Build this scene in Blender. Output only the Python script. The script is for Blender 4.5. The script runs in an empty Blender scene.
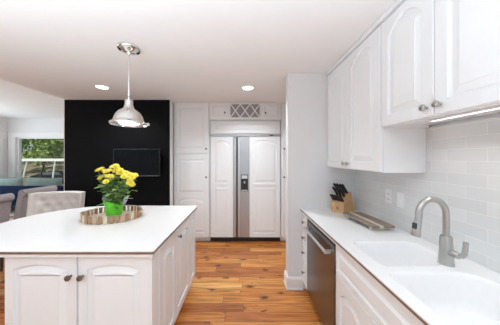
import bpy, bmesh, math, random
from math import sin, cos, pi, radians as R
from mathutils import Vector, Matrix
from mathutils.geometry import tessellate_polygon
random.seed(7)
SC = bpy.context.scene
COL = SC.collection

# ------------------------------------------------------------------ camera, world, lights, exposure
cam_d = bpy.data.cameras.new('camera'); cam = bpy.data.objects.new('camera', cam_d); COL.objects.link(cam)
cam_d.sensor_width = 36; cam_d.lens = 14.04; cam_d.shift_x = 0.012; cam_d.shift_y = -0.009
cam_d.clip_start = 0.02; cam_d.clip_end = 200
cam.location = (0, 0, 1.478); cam.rotation_euler = (R(90), 0, 0)
SC.camera = cam

world = bpy.data.worlds.new('sky'); SC.world = world; world.use_nodes = True
bg = world.node_tree.nodes['Background']; bg.inputs[0].default_value = (.78, .915, 1, 1); bg.inputs[1].default_value = 0.55

def area(name, loc, rot, sx, sy, power, col=(1, 1, 1)):
    d = bpy.data.lights.new(name, 'AREA'); d.shape = 'RECTANGLE'; d.size = sx; d.size_y = sy
    d.energy = power; d.color = col
    o = bpy.data.objects.new(name, d); COL.objects.link(o); o.location = loc; o.rotation_euler = rot
    return o
area('upward_fill', (-1.1, -.3, 1.0), (R(180), 0, 0), 3.4, 1.3, 80, (.72, .88, 1)).data.spread = R(138)  # added fill aimed at the ceiling, stands in for bounced light
area('rear_fill', (.3, -2.9, 1.1), (R(90), 0, 0), 5.0, 2.1, 24, (.70, .875, 1))  # added frontal fill behind the camera, no window is built there
area('daylight_left_window', (-7.1, 3.2, 1.4), (R(110), 0, R(-90)), 4.0, 1.7, 95, (.82, .93, 1))
sun_d = bpy.data.lights.new('sun', 'SUN'); sun_d.energy = 4.0; sun_d.angle = R(3); sun_d.color = (1, .96, .88)
sun = bpy.data.objects.new('sun', sun_d); COL.objects.link(sun); sun.rotation_euler = (R(38), 0, R(-25))
LAMP_W = 11; PENDANT_W = 1.0; LED_W = 0.5

SC.cycles.diffuse_bounces = 8; SC.cycles.max_bounces = 14
vs = SC.view_settings
vs.view_transform = 'Standard'; vs.look = 'None'; vs.gamma = 1; vs.exposure = 0.05
vs.use_curve_mapping = False

# ------------------------------------------------------------------ materials
def mat(name, col, rough=.5, metal=0, bump=0, bscale=60, var=0, vscale=4, spec=.5, emit=None, estr=0, coat=0, aniso=None):
    m = bpy.data.materials.new(name); m.use_nodes = True
    nt = m.node_tree; b = nt.nodes['Principled BSDF']
    b.inputs['Base Color'].default_value = (*col, 1); b.inputs['Roughness'].default_value = rough
    b.inputs['Metallic'].default_value = metal; b.inputs['Specular IOR Level'].default_value = spec
    b.inputs['Coat Weight'].default_value = coat
    if emit:
        b.inputs['Emission Color'].default_value = (*emit, 1); b.inputs['Emission Strength'].default_value = estr
    tc = nt.nodes.new('ShaderNodeTexCoord')
    src = tc.outputs['Object']
    if aniso:
        mp = nt.nodes.new('ShaderNodeMapping'); mp.inputs['Scale'].default_value = aniso
        nt.links.new(src, mp.inputs['Vector']); src = mp.outputs['Vector']
    n = nt.nodes.new('ShaderNodeTexNoise'); n.inputs['Scale'].default_value = vscale; n.inputs['Detail'].default_value = 5
    nt.links.new(src, n.inputs['Vector'])
    if var:
        r = nt.nodes.new('ShaderNodeValToRGB')
        r.color_ramp.elements[0].position = .3; r.color_ramp.elements[1].position = .7
        r.color_ramp.elements[0].color = (*[max(0, c*(1-var)) for c in col], 1)
        r.color_ramp.elements[1].color = (*[min(1, c*(1+var)) for c in col], 1)
        nt.links.new(n.outputs['Fac'], r.inputs['Fac']); nt.links.new(r.outputs['Color'], b.inputs['Base Color'])
    if bump:
        n2 = nt.nodes.new('ShaderNodeTexNoise'); n2.inputs['Scale'].default_value = bscale; n2.inputs['Detail'].default_value = 3
        nt.links.new(src, n2.inputs['Vector'])
        bp = nt.nodes.new('ShaderNodeBump'); bp.inputs['Strength'].default_value = bump; bp.inputs['Distance'].default_value = .004
        nt.links.new(n2.outputs['Fac'], bp.inputs['Height']); nt.links.new(bp.outputs['Normal'], b.inputs['Normal'])
    return m

M = {}
M['cab'] = mat('white_cabinet_paint', (.84, .86, .872), .32, var=.012, bump=.03, bscale=30)
M['wall'] = mat('wall_paint', (.75, .76, .77), .6, bump=.05, bscale=150, var=.01)
M['wallw'] = mat('living_wall_paint', (.80, .80, .80), .6, bump=.05, bscale=150, var=.01)
M['ceil'] = mat('ceiling_paint', (.86, .865, .865), .8, bump=.06, bscale=120, var=.01)
M['trim'] = mat('trim_paint', (.86, .86, .86), .35, var=.01)
M['blackwall'] = mat('black_wall_paint', (.005, .005, .006), .6, bump=.08, bscale=120, var=.1, spec=.08)
M['quartz'] = mat('white_countertop', (.85, .855, .86), .22, var=.01, vscale=40)
M['edge'] = mat('brown_edge_strip', (.20, .115, .07), .5, var=.25, vscale=20)
M['steel'] = mat('brushed_steel', (.50, .50, .515), .42, 1, bump=.03, bscale=40, var=.04, aniso=(40, 40, 1.5))
M['steelh'] = mat('brushed_steel_horizontal', (.70, .70, .71), .38, 1, var=.05, aniso=(1.5, 1.5, 60))
M['faucet'] = mat('brushed_nickel', (.50, .49, .47), .36, 1, var=.04)
M['nickel'] = mat('satin_nickel', (.48, .46, .43), .33, 1, var=.05)
M['bronze'] = mat('aged_nickel_knob', (.24, .21, .18), .35, 1, var=.1)
M['chrome'] = mat('polished_nickel', (.78, .77, .75), .12, 1, var=.02)
M['dw'] = mat('black_stainless', (.20, .20, .21), .26, 1, var=.06, aniso=(1.5, 1.5, 50))
M['black'] = mat('black_plastic', (.015, .015, .016), .35, var=.1)
M['screen'] = mat('tv_glass', (.004, .004, .005), .08, var=.1, spec=.15)
M['darkin'] = mat('dark_recess', (.03, .03, .03), .7, var=.1)
M['rackin'] = mat('rack_interior', (.30, .30, .31), .7, var=.05)
M['plate'] = mat('outlet_plastic', (.84, .84, .83), .3, var=.01)
M['blockwood'] = mat('light_block_wood', (.60, .36, .17), .45, var=.16, vscale=8, aniso=(2, 12, 2))
M['greywood'] = mat('weathered_wood', (.27, .21, .165), .65, var=.25, vscale=10, aniso=(2, 14, 8), bump=.1)
M['greywood2'] = mat('pale_weathered_wood', (.58, .52, .44), .65, var=.15, vscale=10, aniso=(2, 14, 8))
M['stave1'] = mat('brown_stave_wood', (.36, .21, .12), .65, var=.35, vscale=25, aniso=(3, 3, .6))
M['stave2'] = mat('tan_stave_wood', (.52, .35, .21), .65, var=.3, vscale=25, aniso=(3, 3, .6))
M['stave3'] = mat('pale_stave_wood', (.66, .53, .38), .65, var=.2, vscale=25, aniso=(3, 3, .6))
M['traybase'] = mat('tray_base_wood', (.45, .37, .29), .7, var=.2, vscale=12, aniso=(8, 2, 2))
M['band'] = mat('galvanised_band', (.48, .45, .42), .45, .7, var=.15)
M['felt'] = mat('bright_green_felt', (.13, .62, .03), .75, bump=.1, bscale=90, var=.08, vscale=10)
M['leaf'] = mat('leaf_green', (.15, .30, .07), .5, var=.55, vscale=14)
M['leafpale'] = mat('pale_leaf_green', (.36, .48, .20), .5, var=.4, vscale=14)
M['stem'] = mat('stem_green', (.13, .24, .06), .6, var=.2)
M['petal'] = mat('yellow_petals', (.95, .84, .16), .55, var=.1, vscale=30)
M['foil'] = mat('pale_paper_wrap', (.55, .58, .62), .35, .3, var=.1)
M['linen'] = mat('oatmeal_linen', (.60, .56, .53), .9, bump=.25, bscale=400, var=.05, vscale=60)
M['greyfab'] = mat('lilac_grey_fabric', (.42, .39, .41), .85, bump=.25, bscale=400, var=.06, vscale=40)
M['darkwood'] = mat('dark_leg_wood', (.05, .03, .02), .4, var=.3, vscale=10)
M['navy'] = mat('navy_velvet', (.009, .018, .05), .9, spec=.08, bump=.1, bscale=200, var=.2, vscale=8)
M['sage'] = mat('sage_cushion', (.19, .245, .23), .9, spec=.1, bump=.2, bscale=200, var=.1, vscale=10)
M['rug'] = mat('white_rug', (.75, .74, .72), .95, bump=.4, bscale=200, var=.06, vscale=40)
M['bark'] = mat('tree_bark', (.12, .09, .065), .9, bump=.5, bscale=12, var=.35, vscale=5)
M['fol1'] = mat('foliage_mid', (.10, .19, .04), .6, var=.5, vscale=1.2)
M['fol2'] = mat('foliage_light', (.30, .40, .12), .6, var=.4, vscale=1.2)
M['fol3'] = mat('foliage_dark', (.035, .08, .02), .6, var=.5, vscale=1.2)
M['ground'] = mat('leaf_litter_ground', (.20, .165, .11), .95, bump=.5, bscale=6, var=.5, vscale=1.5)
M['carpaint'] = mat('dark_car_paint', (.02, .022, .025), .15, .3, var=.05, coat=.5)
M['carglass'] = mat('car_window_glass', (.10, .12, .13), .05, var=.05)
M['tyre'] = mat('tyre_rubber', (.015, .015, .015), .8, var=.1)
M['bulb'] = mat('lamp_diffuser', (.9, .9, .9), .4, emit=(1, .96, .9), estr=9)
M['led'] = mat('led_strip', (.9, .9, .9), .4, emit=(.97, 1, .98), estr=1.8)
M['pbulb'] = mat('pendant_diffuser', (.9, .9, .9), .4, emit=(1, .96, .9), estr=5)

def glass_mat():
    m = bpy.data.materials.new('window_glass'); m.use_nodes = True; nt = m.node_tree
    nt.nodes.remove(nt.nodes['Principled BSDF']); out = nt.nodes['Material Output']
    t = nt.nodes.new('ShaderNodeBsdfTransparent'); t.inputs[0].default_value = (.96, .98, .97, 1)
    g = nt.nodes.new('ShaderNodeBsdfGlossy'); g.inputs['Roughness'].default_value = .02
    mx = nt.nodes.new('ShaderNodeMixShader'); fr = nt.nodes.new('ShaderNodeFresnel'); fr.inputs['IOR'].default_value = 1.06
    nt.links.new(fr.outputs[0], mx.inputs[0]); nt.links.new(t.outputs[0], mx.inputs[1]); nt.links.new(g.outputs[0], mx.inputs[2])
    nt.links.new(mx.outputs[0], out.inputs['Surface'])
    return m
M['glass'] = glass_mat()

def floor_mat():
    m = bpy.data.materials.new('pine_plank_floor'); m.use_nodes = True; nt = m.node_tree
    N, L = nt.nodes.new, nt.links.new
    b = nt.nodes['Principled BSDF']
    def math_(op, a, bb=None, c=None):
        n = N('ShaderNodeMath'); n.operation = op
        for i, v in enumerate((a, bb, c)):
            if v is None: continue
            if isinstance(v, (int, float)): n.inputs[i].default_value = v
            else: L(v, n.inputs[i])
        return n.outputs[0]
    tc = N('ShaderNodeTexCoord'); sp = N('ShaderNodeSeparateXYZ'); L(tc.outputs['Object'], sp.inputs[0])
    W, LEN = .110, .95
    yr = math_('DIVIDE', sp.outputs['Y'], W); row = math_('FLOOR', yr)
    wn = N('ShaderNodeTexWhiteNoise'); wn.noise_dimensions = '1D'; L(row, wn.inputs['W'])
    xr = math_('MULTIPLY_ADD', wn.outputs['Value'], 9.7, math_('DIVIDE', sp.outputs['X'], LEN)); cell = math_('FLOOR', xr)
    cb = N('ShaderNodeCombineXYZ'); L(row, cb.inputs[0]); L(cell, cb.inputs[1])
    w2 = N('ShaderNodeTexWhiteNoise'); w2.noise_dimensions = '3D'; L(cb.outputs[0], w2.inputs['Vector'])
    ramp = N('ShaderNodeValToRGB'); cr = ramp.color_ramp
    cr.elements[0].position = 0; cr.elements[0].color = (.38, .125, .032, 1)
    cr.elements[1].position = 1; cr.elements[1].color = (.88, .50, .17, 1)
    for p, c in ((.3, (.54, .19, .046, 1)), (.6, (.63, .245, .06, 1)), (.85, (.72, .33, .09, 1))):
        e = cr.elements.new(p); e.color = c
    L(w2.outputs['Value'], ramp.inputs['Fac'])
    # grain, shifted for every board
    off = N('ShaderNodeVectorMath'); off.operation = 'MULTIPLY'; L(w2.outputs['Color'], off.inputs[0]); off.inputs[1].default_value = (30, 30, 30)
    ad = N('ShaderNodeVectorMath'); ad.operation = 'ADD'; L(tc.outputs['Object'], ad.inputs[0]); L(off.outputs[0], ad.inputs[1])
    mp = N('ShaderNodeMapping'); mp.inputs['Scale'].default_value = (1.6, 26, 1); L(ad.outputs[0], mp.inputs['Vector'])
    gn = N('ShaderNodeTexNoise'); gn.inputs['Scale'].default_value = 1.6; gn.inputs['Detail'].default_value = 7; gn.inputs['Distortion'].default_value = .6
    L(mp.outputs[0], gn.inputs['Vector'])
    gr = N('ShaderNodeValToRGB'); gr.color_ramp.elements[0].position = .32; gr.color_ramp.elements[0].color = (.42, .34, .28, 1)
    gr.color_ramp.elements[1].position = .62; gr.color_ramp.elements[1].color = (1.08, 1.06, 1.0, 1)
    L(gn.outputs['Fac'], gr.inputs['Fac'])
    mx = N('ShaderNodeMix'); mx.data_type = 'RGBA'; mx.blend_type = 'MULTIPLY'; mx.inputs[0].default_value = .75
    L(ramp.outputs[0], mx.inputs[6]); L(gr.outputs[0], mx.inputs[7])
    # knots
    mk = N('ShaderNodeMapping'); mk.inputs['Scale'].default_value = (3.6, 6.5, 1); L(ad.outputs[0], mk.inputs['Vector'])
    vo = N('ShaderNodeTexVoronoi'); vo.voronoi_dimensions = '2D'; vo.inputs['Scale'].default_value = 1.0; kd = N('ShaderNodeTexNoise'); kd.inputs['Scale'].default_value = 5; kd.inputs['Detail'].default_value = 3; L(mk.outputs[0], kd.inputs['Vector'])
    ka = N('ShaderNodeVectorMath'); ka.operation = 'MULTIPLY_ADD'; L(kd.outputs['Color'], ka.inputs[0]); ka.inputs[1].default_value = (.35, .35, 0); L(mk.outputs[0], ka.inputs[2]); L(ka.outputs[0], vo.inputs['Vector'])
    sepc = N('ShaderNodeSeparateColor'); L(vo.outputs['Color'], sepc.inputs[0])
    rad = math_('MULTIPLY', math_('GREATER_THAN', sepc.outputs[0], .42), math_('MULTIPLY_ADD', math_('POWER', sepc.outputs[1], 3.0), .26, .07))
    kn = N('ShaderNodeMapRange'); kn.interpolation_type = 'SMOOTHSTEP'
    L(vo.outputs['Distance'], kn.inputs['Value']); kn.inputs['From Min'].default_value = 0; L(math_('ADD', rad, .0001), kn.inputs['From Max'])
    kn.inputs['To Min'].default_value = 1; kn.inputs['To Max'].default_value = 0
    mx2 = N('ShaderNodeMix'); mx2.data_type = 'RGBA'; L(math_('MULTIPLY', kn.outputs[0], .9), mx2.inputs[0])
    L(mx.outputs[2], mx2.inputs[6]); mx2.inputs[7].default_value = (.035, .014, .008, 1)
    # joints
    fy = math_('FRACT', yr); fx = math_('FRACT', xr)
    gy = math_('LESS_THAN', math_('MINIMUM', fy, math_('SUBTRACT', 1, fy)), .016)
    gx = math_('LESS_THAN', math_('MINIMUM', fx, math_('SUBTRACT', 1, fx)), .0017)
    gap = math_('MAXIMUM', gy, gx)
    mx3 = N('ShaderNodeMix'); mx3.data_type = 'RGBA'; L(math_('MULTIPLY', gap, .8), mx3.inputs[0])
    L(mx2.outputs[2], mx3.inputs[6]); mx3.inputs[7].default_value = (.05, .02, .01, 1)
    L(mx3.outputs[2], b.inputs['Base Color'])
    b.inputs['Roughness'].default_value = .27
    bp = N('ShaderNodeBump'); bp.inputs['Strength'].default_value = .3; bp.inputs['Distance'].default_value = .002; bp.invert = True
    L(gap, bp.inputs['Height']); L(bp.outputs[0], b.inputs['Normal'])
    return m
M['floor'] = floor_mat()

def tile_mat():
    m = bpy.data.materials.new('glazed_subway_tile'); m.use_nodes = True; nt = m.node_tree; N, L = nt.nodes.new, nt.links.new
    b = nt.nodes['Principled BSDF']
    tc = N('ShaderNodeTexCoord'); sp = N('ShaderNodeSeparateXYZ'); L(tc.outputs['Object'], sp.inputs[0])
    cb = N('ShaderNodeCombineXYZ'); L(sp.outputs['Y'], cb.inputs[0]); L(sp.outputs['Z'], cb.inputs[1])
    br = N('ShaderNodeTexBrick'); L(cb.outputs[0], br.inputs['Vector'])
    br.inputs['Scale'].default_value = 1; br.inputs['Brick Width'].default_value = .2; br.inputs['Row Height'].default_value = .0695
    br.inputs['Mortar Size'].default_value = .0016; br.inputs['Mortar Smooth'].default_value = .3
    br.inputs['Color1'].default_value = (.70, .71, .71, 1); br.inputs['Color2'].default_value = (.76, .77, .765, 1)
    br.inputs['Mortar'].default_value = (.86, .86, .855, 1)
    L(br.outputs['Color'], b.inputs['Base Color']); b.inputs['Roughness'].default_value = .12
    nz = N('ShaderNodeTexNoise'); nz.inputs['Scale'].default_value = 14; L(cb.outputs[0], nz.inputs['Vector'])
    ma = N('ShaderNodeMath'); ma.operation = 'MULTIPLY_ADD'; L(br.outputs['Fac'], ma.inputs[0]); ma.inputs[1].default_value = -.6; L(nz.outputs['Fac'], ma.inputs[2])
    bp = N('ShaderNodeBump'); bp.inputs['Strength'].default_value = .35; bp.inputs['Distance'].default_value = .006
    L(ma.outputs[0], bp.inputs['Height']); L(bp.outputs[0], b.inputs['Normal'])
    return m
M['tile'] = tile_mat()

# ------------------------------------------------------------------ helpers
def obj(name, bm, m, parent=None, loc=None, rot=None, smooth=False, angle=40):
    bmesh.ops.recalc_face_normals(bm, faces=bm.faces[:])
    me = bpy.data.meshes.new(name); bm.to_mesh(me); bm.free()
    if smooth:
        for p in me.polygons: p.use_smooth = True
        me.set_sharp_from_angle(angle=R(angle))
    o = bpy.data.objects.new(name, me); COL.objects.link(o)
    for mm in (m if isinstance(m, (list, tuple)) else [m]): me.materials.append(mm)
    if parent: o.parent = parent
    if loc: o.location = loc
    if rot: o.rotation_euler = rot
    return o
def thing(name, label, cat, loc=(0, 0, 0), rotz=0, group=None):
    o = bpy.data.objects.new(name, None); COL.objects.link(o); o.empty_display_size = .1
    o.location = loc; o.rotation_euler = (0, 0, rotz); o['label'] = label; o['category'] = cat
    if group: o['group'] = group
    return o
def tag(o, label, cat, group=None, kind=None):
    o['label'] = label; o['category'] = cat
    if group: o['group'] = group
    if kind: o['kind'] = kind
    return o
def struct(name, bm, m, loc=None):
    o = obj(name, bm, m, None, loc); o['kind'] = 'structure'; return o
def copy_tree(o, parent=None):
    c = o.copy(); COL.objects.link(c); c.parent = parent
    for ch in list(o.children): copy_tree(ch, c)
    return c
def box(bm, x0, x1, y0, y1, z0, z1, bev=0, seg=1):
    x0, x1 = min(x0, x1), max(x0, x1); y0, y1 = min(y0, y1), max(y0, y1); z0, z1 = min(z0, z1), max(z0, z1)
    vs_ = [bm.verts.new((x, y, z)) for z in (z0, z1) for y in (y0, y1) for x in (x0, x1)]
    fs = [(0, 2, 3, 1), (4, 5, 7, 6), (0, 1, 5, 4), (1, 3, 7, 5), (3, 2, 6, 7), (2, 0, 4, 6)]
    faces = [bm.faces.new([vs_[i] for i in f]) for f in fs]
    if bev:
        es = list({e for f in faces for e in f.edges})
        bmesh.ops.bevel(bm, geom=es, offset=bev, segments=seg, profile=.5, affect='EDGES')
    return bm
def B(*a, **k):
    return box(bmesh.new(), *a, **k)
def lathe(prof, n=32, axis='z', bm=None, off=(0, 0, 0), cap=True):
    bm = bm or bmesh.new(); rings = []
    for r, h in prof:
        ring = []
        for i in range(n):
            a = 2*pi*i/n
            p = (r*cos(a), r*sin(a), h) if axis == 'z' else ((r*cos(a), -h, r*sin(a)) if axis == 'y' else (h, r*cos(a), r*sin(a)))
            ring.append(bm.verts.new((p[0]+off[0], p[1]+off[1], p[2]+off[2])))
        rings.append(ring)
    for a, b in zip(rings, rings[1:]):
        for i in range(n): bm.faces.new((a[i], a[(i+1) % n], b[(i+1) % n], b[i]))
    if cap:
        if prof[0][0] > 1e-5: bm.faces.new(rings[0][::-1])
        if prof[-1][0] > 1e-5: bm.faces.new(rings[-1])
    bmesh.ops.remove_doubles(bm, verts=bm.verts[:], dist=1e-6)
    return bm
def tube(pts, rad, n=10, bm=None, cap=True, closed=False):
    bm = bm or bmesh.new(); pts = [Vector(p) for p in pts]; k = len(pts)
    rad = rad if isinstance(rad, (list, tuple)) else [rad]*k
    rings = []; prev = None
    for i, p in enumerate(pts):
        if closed: t = pts[(i+1) % k]-pts[i-1]
        else: t = pts[min(i+1, k-1)]-pts[max(i-1, 0)]
        t.normalize()
        if prev is None:
            u = t.cross(Vector((0, 0, 1)))
            if u.length < .05: u = t.cross(Vector((0, 1, 0)))
        else: u = prev-t*prev.dot(t)
        u.normalize(); prev = u; v = t.cross(u)
        rings.append([bm.verts.new(p+(u*cos(2*pi*j/n)+v*sin(2*pi*j/n))*rad[i]) for j in range(n)])
    for a, b in (list(zip(rings, rings[1:]))+([(rings[-1], rings[0])] if closed else [])):
        for j in range(n): bm.faces.new((a[j], a[(j+1) % n], b[(j+1) % n], b[j]))
    if cap and not closed: bm.faces.new(rings[0][::-1]); bm.faces.new(rings[-1])
    return bm
def prism(bm, pts, lo, hi, axis='x'):
    """extrude a 2-D outline; axis x: pts=(y,z); y: pts=(x,z); z: pts=(x,y)"""
    def P(a, b, h): return {'x': (h, a, b), 'y': (a, h, b), 'z': (a, b, h)}[axis]
    A = [bm.verts.new(P(a, b, lo)) for a, b in pts]; Bv = [bm.verts.new(P(a, b, hi)) for a, b in pts]
    bm.faces.new(A); bm.faces.new(Bv[::-1]); n = len(pts)
    for i in range(n): bm.faces.new((A[i], A[(i+1) % n], Bv[(i+1) % n], Bv[i]))
    return bm
def inset(pts, d):
    """inset a CCW 2-D polygon by d"""
    n = len(pts); out = []
    for i in range(n):
        p0, p1, p2 = Vector(pts[i-1]), Vector(pts[i]), Vector(pts[(i+1) % n])
        a = (p1-p0).normalized(); b = (p2-p1).normalized()
        na = Vector((-a.y, a.x)); nb = Vector((-b.y, b.x)); m = na+nb
        if m.length < 1e-6: m = na
        m.normalize(); out.append(tuple(p1+m*(d/max(.3, m.dot(na)))))
    return out
def fill(bm, loops, conv):
    """tessellated face of outer loop + holes; loops are lists of (pt2d, bmvert)"""
    polys = [[Vector((p[0], p[1], 0)) for p, v in lp] for lp in loops]
    flat = [v for lp in loops for p, v in lp]
    for t in tessellate_polygon(polys):
        try: bm.faces.new([flat[i] for i in t])
        except ValueError: pass
def panel_outline(x0, x1, z0, z1, rise, n=14):
    pts = [(x0, z0), (x1, z0)]
    if rise <= 0: return pts+[(x1, z1), (x0, z1)]
    w = x1-x0
    for i in range(n+1):
        t = i/n; pts.append((x1-w*t, z1-rise+rise*sin(pi*t)**.8 if False else z1-rise*(2*t-1)**2))
    return pts
def door_bm(w, h, panels, t=.02, fld=.034, off=(0, 0)):
    """cabinet door with raised panels, in the xz plane, face at y=-t"""
    bm = bmesh.new(); X, Z = off; c = .003
    def V(p, y): return bm.verts.new((X+p[0], y, Z+p[1]))
    o0 = [(0, 0), (w, 0), (w, h), (0, h)]; o1 = inset(o0, c)
    b0 = [V(p, 0) for p in o0]; b1 = [V(p, -t+c) for p in o0]; b2 = [V(p, -t) for p in o1]
    bm.faces.new(b0)
    for A, Bv in ((b0, b1), (b1, b2)):
        for i in range(4): bm.faces.new((A[i], A[(i+1) % 4], Bv[(i+1) % 4], Bv[i]))
    loops = [list(zip(o1, b2))]
    for (x0, x1, z0, z1, rise) in panels:
        P = panel_outline(x0, x1, z0, z1, rise)
        specs = [(0, -t), (.002, -t+.012), (.012, -t+.012), (.012+fld, -t+.003), (.015+fld, -t+.001)]
        rings = []
        for d, y in specs:
            q = inset(P, d) if d else P
            rings.append([V(p, y) for p in q])
        n = len(P)
        for A, Bv in zip(rings, rings[1:]):
            for i in range(n): bm.faces.new((A[i], A[(i+1) % n], Bv[(i+1) % n], Bv[i]))
        bm.faces.new(rings[-1])
        loops.append(list(zip(P, rings[0])))
    fill(bm, loops, None)
    return bm
def std_panel(w, h, rise, m=.06):
    return [(m, w-m, m, h-m, rise)]
KN = [(.0, .0), (.0065, 0), (.0055, .004), (.005, .012), (.008, .015), (.0145, .019), (.0155, .024), (.013, .029), (.006, .031), (0, .031)]
def knob(parent, x, z, y=-.02, m='nickel', k=1.0):
    return obj('knob', lathe([(r*k, h*k) for r, h in KN], 16, 'y'), M[m], parent, (x, y-.0003, z), smooth=True)
def add_door(parent, x, z, w, h, panels, kx=None, kz=None, km='nickel', name='door', y=0, fld=.034, kk=1.0):
    d = obj(name, door_bm(w, h, panels, fld=fld), M['cab'], parent, (x, y-.0015, z))
    if kx is not None: knob(d, kx, kz, m=km, k=kk)
    return d

# ------------------------------------------------------------------ setting
struct('floor', B(-7.5, 1.6, -3, 6.3, -.12, 0), M['floor'])
struct('ceiling', B(-2.95, 1.6, -3, 4.25, 2.44, 2.8), M['ceil'])
struct('ceiling_living', B(-7.5, -2.9505, -3, 6.3, 2.69, 2.8), M['ceil'])
struct('wall_right', B(1.262, 1.4, -1.2, 4.25, 0, 2.4395), M['wall'])
struct('wall_partition', B(.497, 1.2615, 2.2, 2.32, 0, 2.4395, bev=.006, seg=2), M['wall'])
struct('wall_back', B(-2.8, 1.2615, 4.1, 4.25, 0, 2.4395), M['wall'])
struct('wall_accent', B(-2.952, -1.214, 3.195, 3.33, 0, 2.4395), M['wallw'])
struct('wall_accent_paint', B(-2.935, -1.2145, 3.1885, 3.1945, .1, 2.43), M['blackwall'])
struct('wall_living', B(-2.92, -2.8, 3.331, 6.1, 0, 2.6895), M['wallw'])
def base_trim(bm, x0, x1, y0, y1):
    box(bm, x0, x1, y0, y1, .0005, .1); return bm
bm = bmesh.new()
prism(bm, [(2.199, .0005), (2.199, .14), (2.192, .14), (2.186, .125), (2.184, .115), (2.184, .02), (2.178, .015), (2.178, .0005)], .478, .66, 'x')
prism(bm, [(.4965, .0005), (.4965, .14), (.489, .14), (.483, .125), (.481, .115), (.481, .02), (.475, .015), (.475, .0005)], 2.1785, 2.339, 'y')
struct('baseboard_partition', bm, M['trim'])
struct('baseboard_accent', B(-2.95, -1.2145, 3.18, 3.1945, .0005, .0995), M['trim'])
# far living wall with its window, left wall with its window
YF = 5.95; WX0, WX1, WZ0, WZ1 = -6.955, -4.95, .45, 2.105
bm = bmesh.new()
box(bm, -7.35, WX0, YF, YF+.15, 0, 2.6895); box(bm, WX1, -2.92, YF, YF+.15, 0, 2.6895)
box(bm, WX0, WX1, YF, YF+.15, 0, WZ0); box(bm, WX0, WX1, YF, YF+.15, WZ1, 2.6895)
struct('wall_far', bm, M['wallw'])
LY0, LY1 = 1.2, 5.70
bm = bmesh.new()
box(bm, -7.35, -7.2, -3, LY0, 0, 2.6895); box(bm, -7.35, -7.2, LY1, YF-.001, 0, 2.6895)
box(bm, -7.35, -7.2, LY0, LY1, WZ1, 2.6895); box(bm, -7.35, -7.2, LY0, LY1, 0, .35)
struct('wall_left', bm, M['wallw'])
bm = bmesh.new()
box(bm, -7.19, -2.93, YF-.025, YF-.001, 2.105, 2.25); box(bm, -7.165, WX0-.001, YF-.03, YF-.001, .002, 2.104)
box(bm, -7.06, WX0-.03, YF-.042, YF-.0305, .002, 2.104, bev=.003)
struct('trim_1', bm, M['trim'])
bm = bmesh.new()
box(bm, -7.199, -7.175, LY0-.2, YF-.06, 2.06, 2.25); box(bm, -7.199, -7.17, LY1, LY1+.1, .002, 2.058)
struct('trim_2', bm, M['trim'])
def window(name, x0, x1, z0, z1, y):
    bm = bmesh.new(); f = .035
    box(bm, x0+.001, x1-.001, y, y+.06, z0+.001, z0+f); box(bm, x0+.001, x1-.001, y, y+.06, z1-f, z1-.001)
    box(bm, x0+.001, x0+f, y, y+.06, z0+f, z1-f); box(bm, x1-f, x1-.001, y, y+.06, z0+f, z1-f)
    w = struct(name, bm, M['trim'])
    g = obj('window_pane', B(x0+f, x1-f, y+.025, y+.031, z0+f, z1-f), M['glass'], w)
    return w
window('window_1', WX0, WX1, WZ0, WZ1, YF+.04)
bm = bmesh.new(); f = .06; x = -7.3
for a, b in ((LY0, LY0+f), (LY1-f, LY1), (2.65, 2.65+f), (4.15, 4.15+f)): box(bm, x, x+.06, a+.001, b-.001, .351, WZ1-.001)
box(bm, x, x+.06, LY0+f, LY1-f, .351, .35+f); box(bm, x, x+.06, LY0+f, LY1-f, WZ1-f, WZ1-.001)
w2 = struct('window_2', bm, M['trim'])
obj('window_pane', B(x+.025, x+.031, LY0+f, LY1-f, .41, WZ1-f), M['glass'], w2)

# ------------------------------------------------------------------ back row: pantry, refrigerator, wine rack cabinet
S = 57.0; YB = 3.42
def bx(px): return (px-244)/S
def bz(py): return 1.478-(py-158)/S
def unit(name, label, cat, x0, x1, z0, z1, depth, loc, rotz, toe=0, group=None):
    """cabinet carcass with front at local y=0, running back to y=depth"""
    t = thing(name, label, cat, loc, rotz, group)
    bm = B(x0, x1, .0, depth, z0+toe, z1)
    obj('cabinet_body', bm, M['cab'], t)
    if toe: obj('toe_kick', B(x0, x1, .06, depth, .0008, toe-.0005), M['cab'], t)
    return t
DB = 4.095-YB
t = unit('pantry_cabinet', 'tall white pantry cabinet with two stacked doors, beside the black wall', 'cabinet',
         bx(170.8)+.03, bx(209.6), 0, 2.4385, DB, (0, YB, 0), 0, toe=.085)
x0, x1 = bx(174.2), bx(208.6); w = x1-x0
add_door(t, x0, bz(153.2), w, bz(104.2)-bz(153.2), [(.07, w-.07, .07, bz(104.2)-bz(153.2)-.07, 0)], w-.035, .075, 'bronze', 'upper_door', kk=1.15)
h = bz(155)-.09; zs = bz(196)-.09
add_door(t, x0, .09, w, h, [(.07, w-.07, .08, zs-.02, .07), (.07, w-.07, zs+.06, h-.07, 0)], w-.035, bz(177)-.09, 'bronze', 'lower_door', kk=1.15)
obj('crown_strip', B(bx(170.8)+.03, bx(209.6), -.03, -.001, 2.418, 2.4385, bev=.004), M['cab'], t)

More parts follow.
